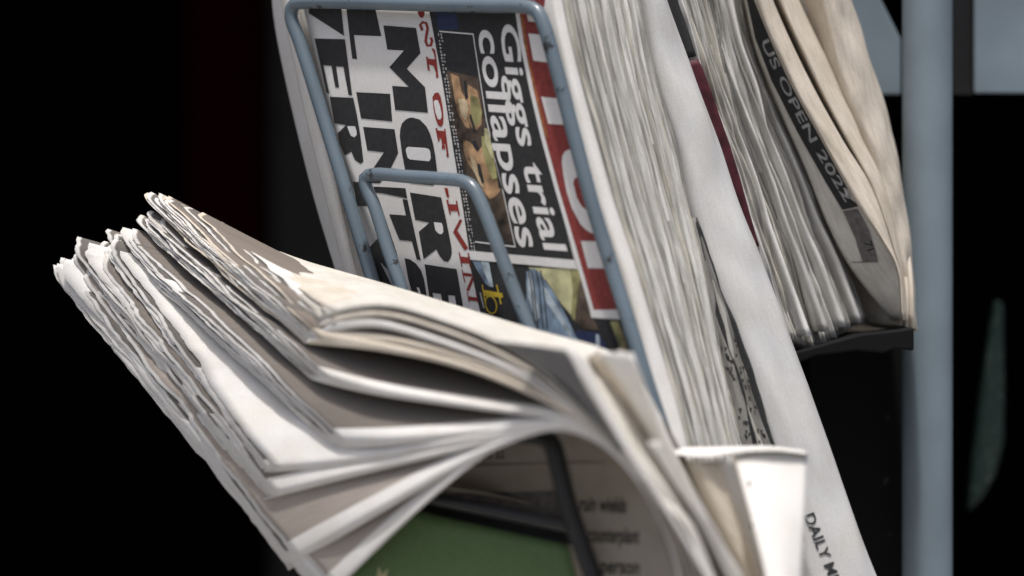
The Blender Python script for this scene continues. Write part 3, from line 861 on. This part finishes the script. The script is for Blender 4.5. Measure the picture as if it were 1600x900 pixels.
def fold_band(parent, Lc, Rc, d, length, mat, name='sheet', bulge=0.012, arc=13, back=5, thick=0.0006, seed=0.0, wav=0.0012):
    """a sheet folded round: back along d, a rounded fold facing the viewer between curves Lc and Rc, and back again"""
    d = np.array(d); n_ = len(Lc)
    mid, half = (Lc + Rc) / 2, (Rc - Lc) / 2
    cols = []
    for t in np.linspace(1, 0, back, endpoint=False): cols.append(Lc + d * length * t)
    for a in np.linspace(math.pi, 0, arc):
        w = np.array([wav * nz(i * 0.18, a * 1.6, seed) for i in range(n_)])[:, None]
        cols.append(mid + half * math.cos(a) - d * bulge * math.sin(a) - d * w * math.sin(a))
    for t in np.linspace(0, 1, back + 1)[1:]: cols.append(Rc + d * length * t)
    return grid_obj(name, np.stack(cols, 1), mat, parent, thick=thick)


NV = 46
LA = [(856, -60), (862, 0), (882, 100), (930, 290), (1000, 520), (1040, 695), (1064, 800)]
LA2 = [(868, -60), (876, 0), (897, 100), (950, 290), (1022, 520), (1072, 695), (1098, 800)]
RA = [(988, -60), (1000, 0), (1020, 100), (1056, 234), (1078, 332), (1098, 410), (1120, 516), (1160, 690), (1186, 800)]
YA = lambda k: (lambda x, y: Ypage(870 + 0.20 * (y + 60), y) + 0.006 + 0.075 * k)
cl, c2, cr = curve(LA, YA(0), NV), curve(LA2, YA(.12), NV), curve(RA, YA(1), NV)
fold_band(tab, cl, c2, uA, 0.27, M_WHITE, bulge=0.004, seed=2)
# far side of the tabloid, left of the wire
far = [(430, -60), (440, 0), (478, 180), (538, 420), (560, 500), (600, 640)]
far2 = [(446, -60), (460, 0), (502, 180), (556, 420), (580, 500), (630, 640)]
fl, fr = curve(far, lambda x, y: Ypage(x, y) + 0.012, 30), curve(far2, lambda x, y: Ypage(x, y) + 0.006, 30)
leaf_rows = np.stack([fl * (1 - t) + fr * t + np.array((0, -0.006 * math.sin(math.pi * t), 0)) for t in np.linspace(0, 1, 9)], 1)
grid_obj('back_page', leaf_rows, M_WHITE, tab, thick=0.0016)

# three more tabloids behind it, cut edges to the viewer
dens = [(0.03, 0.22, 11, 'bundle of tabloid pages directly behind the white fold of the front tabloid'),
        (0.25, 0.66, 18, 'thick tabloid in the middle of the wire pocket with pale streaked page edges'),
        (0.68, 1.0, 14, 'tabloid at the back of the wire pocket beside the smooth grey broadsheet')]
for q, (a, b, ns, lab) in enumerate(dens):
    nb = thing('newspaper', lab, 'newspaper', 'tabloids standing in the wire pocket')
    ns = int(ns * 1.6)
    for k in range(ns):
        t = a + (b - a) * (k + rng.uniform(-.25, .25)) / (ns - 1)
        base = c2 * (1 - t) + cr * t
        base = base + np.array((0, rng.uniform(-.003, .003) + (0.007 if k in (0, ns - 1) else 0.0), 0))
        wob = np.array([[0.0011 * nz(i * 0.04, t * 3, q * 3.0), 0, 0] for i in range(NV)])
        edge_sheet(nb, base + wob, uA, 0.24, M_EDGE[rng.choice([0, 0, 1, 1, 2, 2, 3] if q else [1, 2, 2, 3, 4])], jitter=0.0028, thick=0.0006, seed=q * 40 + k)

# smooth grey broadsheet
brd = thing('newspaper', 'smooth grey broadsheet folded along its spine, small black lettering low on its fold', 'newspaper')
CL = [(992, -60), (1004, 0), (1023, 102), (1041, 170), (1062, 234), (1083, 332), (1106, 410), (1148, 516), (1180, 610), (1206, 690), (1250, 850), (1290, 990)]
CR = [(1010, -60), (1034, 0), (1075, 106), (1113, 208), (1159, 338), (1180, 388), (1231, 527), (1290, 690), (1366, 900), (1402, 990)]
YC = lambda k: (lambda x, y: Ypage(870 + 0.20 * (y + 60), y) + k)
Lc, Rc = curve(CL, YC(0.090), 60), curve(CR, YC(0.115), 60)
uC = unit(np.array([-0.62, 0.78, 0.0]))
cover = fold_band(brd, Lc, Rc, uC, 0.26, M_GREY, 'cover', bulge=0.011, arc=17, seed=5, wav=0.004)
for k in range(5):
    a = 0.15 + 0.16 * k
    edge_sheet(brd, Lc * (1 - a) + Rc * a + np.array((0, 0.006, 0)), uC, 0.24, M_EDGE[k % 4], seed=70 + k)
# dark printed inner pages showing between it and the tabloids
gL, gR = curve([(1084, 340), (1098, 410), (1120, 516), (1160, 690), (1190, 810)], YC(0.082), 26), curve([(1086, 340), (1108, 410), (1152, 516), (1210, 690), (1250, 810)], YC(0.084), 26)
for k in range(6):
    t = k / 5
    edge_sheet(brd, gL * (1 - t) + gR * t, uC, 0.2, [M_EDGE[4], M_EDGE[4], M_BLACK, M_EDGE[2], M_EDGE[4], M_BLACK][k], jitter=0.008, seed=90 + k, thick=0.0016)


Yfold = depth_on(cover)
Yfold.last = -0.06
bp_ = Print(Yfold, cover)
bp_.text('spine_letter', M_BLACK, 'DAILY MI', lambda a: np.array((1256 + 40 * a, 806 + 100 * a)), lambda a: 17, (0.93, -0.35), 1, 0.012)
bp_.build()
sm = Print(lambda x, y: YC(0.074)(x, y), brd)
for k in range(56):
    t = rng.random()
    o = (0, 26)[k % 2] * (0.6 + 0.4 * t)
    x, y = 1128 + 40 * t + o + rng.normal(0, 2.2), 530 + 165 * t + rng.normal(0, 12)
    sm.poly('smudged_type', M_BLACK, [(x, y), (x + rng.uniform(2, 6), y + 1), (x + rng.uniform(2, 6), y + rng.uniform(5, 11)), (x + 1, y + 6)], 1)
sm.build()

# ------------------------------------------------------------------ the second pile, on the dark shelf to the right
uB = unit(np.array([-0.45, 0.89, 0.0]))
BLc = [(1044, -60), (1064, 0), (1098, 106), (1128, 189), (1162, 287), (1184, 370), (1236, 530)]
BM1 = [(1085, -60), (1105, 0), (1150, 190), (1212, 350), (1272, 545)]
BM2 = [(1100, -60), (1122, 0), (1180, 190), (1250, 350), (1332, 518)]
BRc = [(1146, -60), (1160, -5), (1178, 75), (1212, 162), (1257, 264), (1287, 340), (1316, 400), (1352, 500)]
piles = [
    ('dog-eared newspaper with a dark red printed edge beside the smooth grey broadsheet', BLc, BM1, 0.03, 0.05, 15, [0, 1, 1, 2, 3], 0.0),
    ('newspaper with tattered streaky page edges in the middle of the shelf pile', BM1, BRc, 0.05, 0.085, 24, [0, 0, 1, 1, 2, 3, 4], 0.35),
]
for q, (lab, A, B_, ya, yb, ns, mi, o) in enumerate(piles):
    nb = thing('newspaper', lab, 'newspaper', 'newspapers piled on the dark shelf')
    ca, cb = curve(A, ya, NV), curve(B_, yb, NV)
    for k in range(ns):
        t = (k + rng.uniform(-.3, .3)) / (ns - 1)
        c = ca * (1 - t) + cb * t + np.array((0, rng.uniform(-.005, .005), 0))
        end = rng.uniform(-6, 4)
        c = c + np.array([[0.0017 * nz(i * 0.06, t * 4, q * 3.0), 0, 0] for i in range(NV)])
        edge_sheet(nb, c, uB, 0.22, M_EDGE[rng.choice(mi)], jitter=0.005, thick=0.0010, seed=130 + q * 40 + k)
    if q == 0:
        ra = curve([(1070, 96), (1076, 106), (1113, 204), (1140, 276), (1160, 332), (1182, 385)], ya - 0.008, 30)
        rb = curve([(1090, 92), (1096, 104), (1130, 198), (1153, 268), (1170, 330), (1186, 385)], ya - 0.008, 30)
        ta, tb = curve([(1030, -30), (1040, 10), (1056, 50), (1070, 92)], ya - 0.007, 12), curve([(1050, -30), (1062, 10), (1076, 50), (1088, 88)], ya - 0.007, 12)
        grid_obj('black_printed_edge', np.stack([ta * (1 - t) + tb * t for t in np.linspace(0, 1, 4)], 1), M_BLACK, nb, thick=0.0006)
        st = np.stack([ra * (1 - t) + rb * t for t in np.linspace(0, 1, 5)], 1)
        st = np.concatenate([st, (rb + np.array((0.0, 0.03, 0)))[:, None]], 1)
        grid_obj('red_printed_edge', st, M_DKRED, nb, thick=0.0006)
    if q == 1:
        # a torn sliver that stands proud of the page edges
        sl = curve([(1128, -20), (1150, 60), (1175, 130), (1200, 210)], yb - 0.03, 20)
        sr = curve([(1142, -20), (1158, 60), (1186, 140), (1201, 212)], yb - 0.033, 20)
        grid_obj('torn_sliver', np.stack([sl, (sl + sr) / 2 + np.array((0, -.001, 0)), sr], 1), M_WHITE, nb, thick=0.0005)
        c0 = curve(BLc, 0.03, NV)
        drop = (np.linspace(0, 1, NV) ** 2)[:, None]
        for k, t in enumerate((0.16, 0.40, 0.63, 0.85)):
            wd = 0.02 + 0.05 * drop
            fwd = np.array((0, -0.016, 0)) * drop + np.array((0, 0.004, 0))
            la, lb = c0 * (1 - t) + cb * t + fwd, c0 * (1 - t - wd) + cb * (t + wd) + fwd
            fold_band(nb, la, lb, uB, 0.1, M_EDGE[0], 'folded_edge', bulge=0.004, arc=7, back=2, seed=k)

# newspaper with the black strip across its page
us = thing('newspaper', 'newspaper with a black lettered strip down its open page in the shelf pile', 'newspaper', 'newspapers piled on the dark shelf')
fL = [(1146, -60), (1162, -5), (1180, 75), (1214, 162), (1259, 264), (1289, 340), (1318, 400), (1352, 450), (1394, 500)]
fR = [(1165, -60), (1190, -5), (1232, 100), (1290, 215), (1340, 310), (1374, 368), (1402, 420), (1408, 465), (1412, 500)]
YuL, YuR = 0.070, 0.050
f1, f2 = curve(fL, YuL, 50), curve(fR, YuR, 50)
rows = np.stack([f1 * (1 - t) + f2 * t for t in np.linspace(0, 1, 12)], 1)
upage = grid_obj('open_page', rows, M_NEWS, us, thick=0.0005)


Yus = depth_on(upage)
Yus.last = 0.062
up_ = Print(Yus, upage)
up_.poly('black_strip', M_BLACK, [(1160, -30), (1180, -30), (1200, 40), (1234, 115), (1280, 200), (1338, 300), (1344, 322), (1316, 328), (1290, 285), (1245, 205), (1205, 125), (1180, 60)], 1)
up_.poly('grey_box', M_INKG, [(1317, 330), (1340, 326), (1358, 360), (1372, 408), (1348, 410), (1336, 372)], 1)
up_.text('strip_letter', M_DIMW, 'US OPEN 2022', lambda a: np.array((1189 + 132 * a - 12 * math.sin(math.pi * a) * .5, 66 + 250 * a)), lambda a: 13, (0.88, -0.46), 2, 0.012)
up_.text('page_number', M_BLACK, '71', lambda a: np.array((1350 + 6 * a, 379 + 14 * a)), lambda a: 12, (0.92, -0.3), 2, 0.02)
up_.stroke('rule', M_INKG, [(1330, 410), (1372, 409)], 1.2, 1)
up_.build()
bands = [
    ([(1164, -60), (1183, 0), (1230, 113), (1288, 222), (1342, 320), (1374, 368), (1402, 420), (1410, 500)],
     [(1186, -60), (1207, 0), (1262, 120), (1318, 222), (1360, 290), (1392, 380), (1408, 440), (1413, 500)], 0.045, 0.060, M_CREAM),
    ([(1196, -60), (1219, 0), (1278, 130), (1322, 215), (1362, 290), (1394, 380), (1410, 440), (1414, 500)],
     [(1224, -60), (1248, 0), (1296, 100), (1345, 195), (1384, 280), (1404, 370), (1413, 440), (1417, 502)], 0.06, 0.085, M_CREAM),
]
for k, (a, b, y0, y1, mt) in enumerate(bands):
    fold_band(us, curve(a, y0, 50), curve(b, y1, 50), np.array((-0.05, 1.0, 0)), 0.18, mt, 'sheet', bulge=0.005, seed=20 + k, wav=0.003)
last = thing('newspaper', 'creased pale newspaper at the right end of the shelf pile beside the pole', 'newspaper', 'newspapers piled on the dark shelf')
fold_band(last, curve([(1262, -60), (1284, 0), (1302, 75), (1324, 155), (1362, 250), (1398, 380), (1412, 510)], 0.075, 50),
          curve([(1306, -60), (1325, 0), (1352, 80), (1376, 155), (1398, 250), (1414, 380), (1424, 518)], 0.11, 50), uB, 0.16, M_CREAM, 'cover', bulge=0.012, arc=17, seed=33, wav=0.006)
edge_sheet(last, curve([(1246, -60), (1268, 0), (1296, 75), (1326, 160), (1360, 250)], 0.10, 40), uB, 0.12, M_EDGE[4], seed=221, thick=0.004)
edge_sheet(last, curve([(1236, -60), (1256, 0), (1290, 75), (1322, 155), (1352, 230)], 0.095, 40), uB, 0.12, M_EDGE[2], seed=223, thick=0.002)
for k in range(3):
    fold_band(last, curve([(1330 + k * 9, 180), (1374 + k * 9, 300), (1394 + k * 9, 380), (1403 + k * 8, 450), (1402 + k * 9, 508 + k * 2)], (.16, .125, .09, .07, .066), 18), curve([(1332 + k * 9, 180), (1378 + k * 9, 300), (1399 + k * 9, 380), (1409 + k * 8, 450), (1408 + k * 9, 510 + k * 2)], (.16, .125, .09, .07, .066), 18), uB, 0.08, M_CREAM, 'folded_edge', bulge=0.003, arc=7, back=2, seed=k)

# ------------------------------------------------------------------ white newspaper standing at the lower right
wn_ = thing('newspaper', 'bright white newspaper standing upright with curled leaves, below the tabloid stack', 'newspaper')
sec_top = [(1041, 703, -.150), (1062, 716, -.188), (1090, 722, -.200), (1120, 720, -.196), (1140, 716, -.200), (1152, 706, -.225), (1200, 704, -.222), (1261, 710, -.205)]
sec_bot = [(1176, 985, -.190), (1196, 985, -.200), (1212, 985, -.210), (1224, 985, -.206), (1232, 985, -.212), (1240, 985, -.240), (1246, 985, -.240), (1249, 985, -.232)]
tp, bt = resample([P(*p) for p in sec_top], 44), resample([P(*p) for p in sec_bot], 44)
rows = []
for i in range(30):
    t = i / 29
    r_ = tp * (1 - t) + bt * t
    # right part hangs straight down instead of leaning with the leaves
    rows.append(r_)
rows = np.array(rows)
for i in range(30):
    t = i / 29
    xr = rows[i, -1, 0]
leafw = grid_obj('leaf', rows[:, :26], M_CREAM, wn_, thick=0.0006)
frontL = curve([(1146, 712), (1168, 790), (1192, 880), (1215, 985)], (-0.200, -0.290), 26)
frontR = curve([(1262, 710), (1258, 800), (1252, 900), (1247, 985)], (-0.190, -0.280), 26)
fr_rows = np.stack([frontL * (1 - t) + frontR * t + np.array((0, -0.003 * math.sin(math.pi * t), 0.0025 * math.sin(math.pi * t))) for t in np.linspace(0, 1, 16)], 1)
cov = grid_obj('front_leaf', fr_rows, M_WHITE, wn_, thick=0.0007)
leaf(wn_, [(1110, 722), (1140, 810), (1175, 900), (1205, 985)], [(1147, 714), (1170, 792), (1194, 882), (1217, 985)], -0.19, -0.212, M_GREY, 'leaf', seed=44)
rimA, rimB = curve([(1038, 699), (1060, 703), (1110, 703), (1160, 702), (1210, 702), (1263, 708)], (-.185, -.19, -.19, -.196, -.2, -.19), 30), curve([(1040, 703), (1062, 711), (1110, 714), (1150, 707), (1210, 704), (1263, 710)], (-.19, -.2, -.205, -.205, -.205, -.196), 30)
fold_band(wn_, rimA, rimB, np.array((0, 1.0, 0)), 0.05, M_WHITE, 'folded_edge', bulge=0.003, arc=9, back=3)
cp = Print(depth_on(cov), cov)
for x, y in ((1168, 756), (1172, 822)):
    cp.poly('print_speck', M_INKG, [(x, y - 4), (x + 3, y - 6), (x + 5, y + 1), (x + 4, y + 5), (x + 1, y + 4)], 1)
cp.build()

# ------------------------------------------------------------------ newspaper below the arch of the flopped one, in the lower pocket
lo = thing('newspaper', 'newspaper in the lower pocket under the arch of flopped pages, with dark type', 'newspaper')
lt = [(640, 660, -.10), (760, 655, -.12), (880, 655, -.15), (960, 690, -.19), (1020, 760, -.225)]


def Ylow(px, py):
    return float(np.interp(px, [600, 760, 880, 960, 1080], [-.105, -.125, -.150, -.185, -.222]))


rows = np.zeros((24, 30, 3))
for i, y in enumerate(np.linspace(650, 1000, 24)):
    xr_ = np.interp(y, [650, 690, 740, 800, 900, 1000], [880, 945, 992, 1028, 1066, 1085])
    for j, x in enumerate(np.linspace(640, xr_, 30)):
        xx = x
        rows[i, j] = P(xx, y, Ylow(xx, y))
lp = grid_obj('outer_page', rows, M_TAN, lo, thick=0.0006)
lpr = Print(Ylow, lp)
lpr.stroke('rule', M_INKG, [(740, 727), (800, 725), (870, 723), (945, 722)], 1.8, 1)
lpr.poly('photo_block', M_INKG, [(640, 772), (760, 770), (872, 766), (900, 800), (910, 1000), (640, 1000)], 1)
lpr.text('date_letter', M_BLACK, 'Jul 22', lambda a: np.array((754 + 34 * a, 717 - 1 * a)), lambda a: 11, (0, -1), 1, 0.01)
for body, x0, x1, y in (('ruin wields', 905, 978, 798), ('counterplant', 918, 998, 846), ('person', 938, 998, 895)):
    lpr.text('column_letter', M_BLACK, body, (lambda x0, x1, y: (lambda a: np.array((x0 + (x1 - x0) * a, y + 3 * a))))(x0, x1, y), lambda a: 24, (0.08, -1), 1, 0.02)
lpr.build()
# its top leaves, rolled under the wire
edge_sheet(lo, curve([(690, 760), (780, 775), (880, 800)], -0.14, 12), np.array((0, .9, -.1)), 0.03, M_TAN, 'sheet', seed=400)

# green magazine
mag = thing('magazine', 'green covered magazine low in the rack under the flopped newspaper', 'magazine')
gtop = [(560, 770, -.02), (660, 800, -.05), (780, 828, -.075), (888, 852, -.10)]
gbot = [(520, 1000, -.03), (650, 1000, -.06), (790, 1000, -.085), (925, 1000, -.115)]


def Ymag(px, py):
    return -0.06 - 0.00016 * (px - 700) - 0.10


off = -0.10
ga, gb = resample([P(x, y, Ymag(x, y)) for x, y, _ in gtop], 20), resample([P(x, y, Ymag(x, y)) for x, y, _ in gbot], 20)
gr = np.stack([ga * (1 - t) + gb * t for t in np.linspace(0, 1, 12)], 1)
gcov = grid_obj('cover', gr, M_GREEN, mag, thick=0.0008)
for k in range(6):
    edge_sheet(mag, curve([(888 + k * 2.4, 851 + k * .5), (905 + k * 2.4, 905), (930 + k * 2.4, 1000)], Ymag(890, 0) + 0.004 + 0.0012 * k, 14), np.array((-0.92, 0.39, 0)), 0.1, M_CREAM, 'page', seed=500 + k, jitter=.0006)
gp = Print(Ymag, gcov)
for pts in ([(588, 900), (592, 884), (597, 898), (606, 888), (604, 905), (590, 910)],):
    gp.poly('pale_drawing', M_PALEY, pts, 1)
gp.build()
# dark cover of the magazine behind it, with a light upper edge
dmg = thing('magazine', 'black covered magazine with a thin pale top edge behind the green one', 'magazine')
dt = curve([(560, 752), (672, 787), (780, 810), (892, 834)], lambda x, y: Ymag(x, y) + 0.014, 16)
db = curve([(545, 1000), (670, 1000), (790, 1000), (900, 1000)], lambda x, y: Ymag(x, y) + 0.014, 16)
grid_obj('cover', np.stack([dt * (1 - t) + db * t for t in np.linspace(0, 1, 6)], 1), M_BLACK, dmg, thick=0.0012)
edge_sheet(dmg, dt + np.array((0, 0, .0006)), np.array((0, 1.0, 0)), 0.006, M_CREAM, 'page_edge', jitter=.0002)

# ------------------------------------------------------------------ the blue wire rack
rack = thing('newspaper_rack', 'blue grey painted wire newspaper rack with pockets, back plates and a round pole', 'rack')


def wire(name, pix, r, mat=M_BLUE, n=80):
    bm = bmesh.new()
    tube(bm, resample([P(*p) for p in pix], n), r)
    return bm_obj(name, bm, mat, rack)


def on_page(pix, off):
    return [(x, y, Ypage(x, y) - off) for x, y, _ in pix]


wire('pocket_frame', on_page([(640, 640, .035), (612, 540, .045), (585, 448, .055), (556, 350, .065), (512, 205, .078), (470, 70, .085), (455, 25, .086), (458, 8, .086), (474, 4, .084),
                      (560, 4, .05), (660, 7, .015), (760, 9, -.03), (815, 10, -.055), (838, 16, -.075), (850, 40, -.10), (866, 95, -.115), (895, 205, -.135), (930, 335, -.150), (975, 480, -.168), (1015, 610, -.18), (1060, 740, -.19)], 0.009), 0.0050, n=160)
YL = -0.035
wire('pocket_loop', on_page([(660, 560, -.03), (628, 455, -.02), (606, 390, -.012), (585, 322, -.005), (572, 292, -.002), (570, 279, -.002), (580, 273, -.006),
                     (640, 276, -.032), (700, 280, -.060), (722, 283, -.070), (738, 292, -.077), (752, 318, -.084), (778, 385, -.098), (806, 460, -.112), (826, 512, -.122), (860, 600, -.14)], 0.026), 0.0047, n=120)
wire('lower_loop', [(790, 676, -.13), (803, 677, -.17), (815, 678, -.205), (845, 682, -.215), (862, 694, -.22), (873, 730, -.222), (888, 790, -.224), (908, 850, -.226), (936, 925, -.23), (960, 1000, -.235)], 0.0062, M_DARKMET_SHADE)  # shade put into the colour: dark instead of the blue grey paint
wire('lower_cross_wire', [(600, 762, -.165), (680, 779, -.185), (780, 800, -.205), (888, 822, -.226)], 0.0040, M_DARKMET_SHADE, 24)  # same dark colour, shade painted in as on the lower loop


def pole(name, px, rpx, Y, mat):
    bm = bmesh.new()
    c = P(px, 450, Y)
    tube(bm, [(c.x, Y, 0.02), (c.x, Y, 0.5), (c.x, Y, 1.0), (c.x, Y, 1.5), (c.x, Y, 1.75)], rpx * S * (D + Y) / D, 40)
    return bm_obj(name, bm, mat, rack)


pole('pole', 1449, 39, 0.135, M_BLUE2)
slab('back_plate', [(1280, -120), (1318, -120), (1372, -10), (1408, 62), (1408, 148), (1280, 148)], 0.20, 0.203, M_BLUE2, rack)
slab('back_plate', [(1522, -120), (1760, -120), (1760, 146), (1522, 146)], 0.20, 0.203, M_BLUE2, rack)
slab('side_plate', [(1486, -120), (1521, -120), (1521, 148), (1486, 148)], 0.22, 0.224, M_DARKMET_SHADE, rack)
slab('shelf', [(1205, 560), (1345, 522), (1400, 516), (1428, 512), (1428, 548), (1398, 545), (1380, 552), (1340, 548), (1275, 556), (1230, 575)], 0.02, 0.108, M_SHELF, rack)
slab('back_board', [(1266, 540), (1414, 540), (1414, 1050), (1266, 1050)], 0.17, 0.176, M_RECESS, rack)

# dark green speckled strip behind the pole
gs = slab('plastic_strip', [(1556, 468), (1568, 474), (1570, 600), (1569, 690), (1556, 742), (1536, 778), (1514, 800), (1520, 730), (1532, 630), (1545, 540)], 0.36, 0.375,
          plain('green_plastic', (0.010, 0.023, 0.019), 0.35, (420, 0.66, (0.35, 0.4, 0.38))), bevel=0.003)
tag(gs, 'dark green speckled plastic strip hanging right of the blue pole', 'strip')
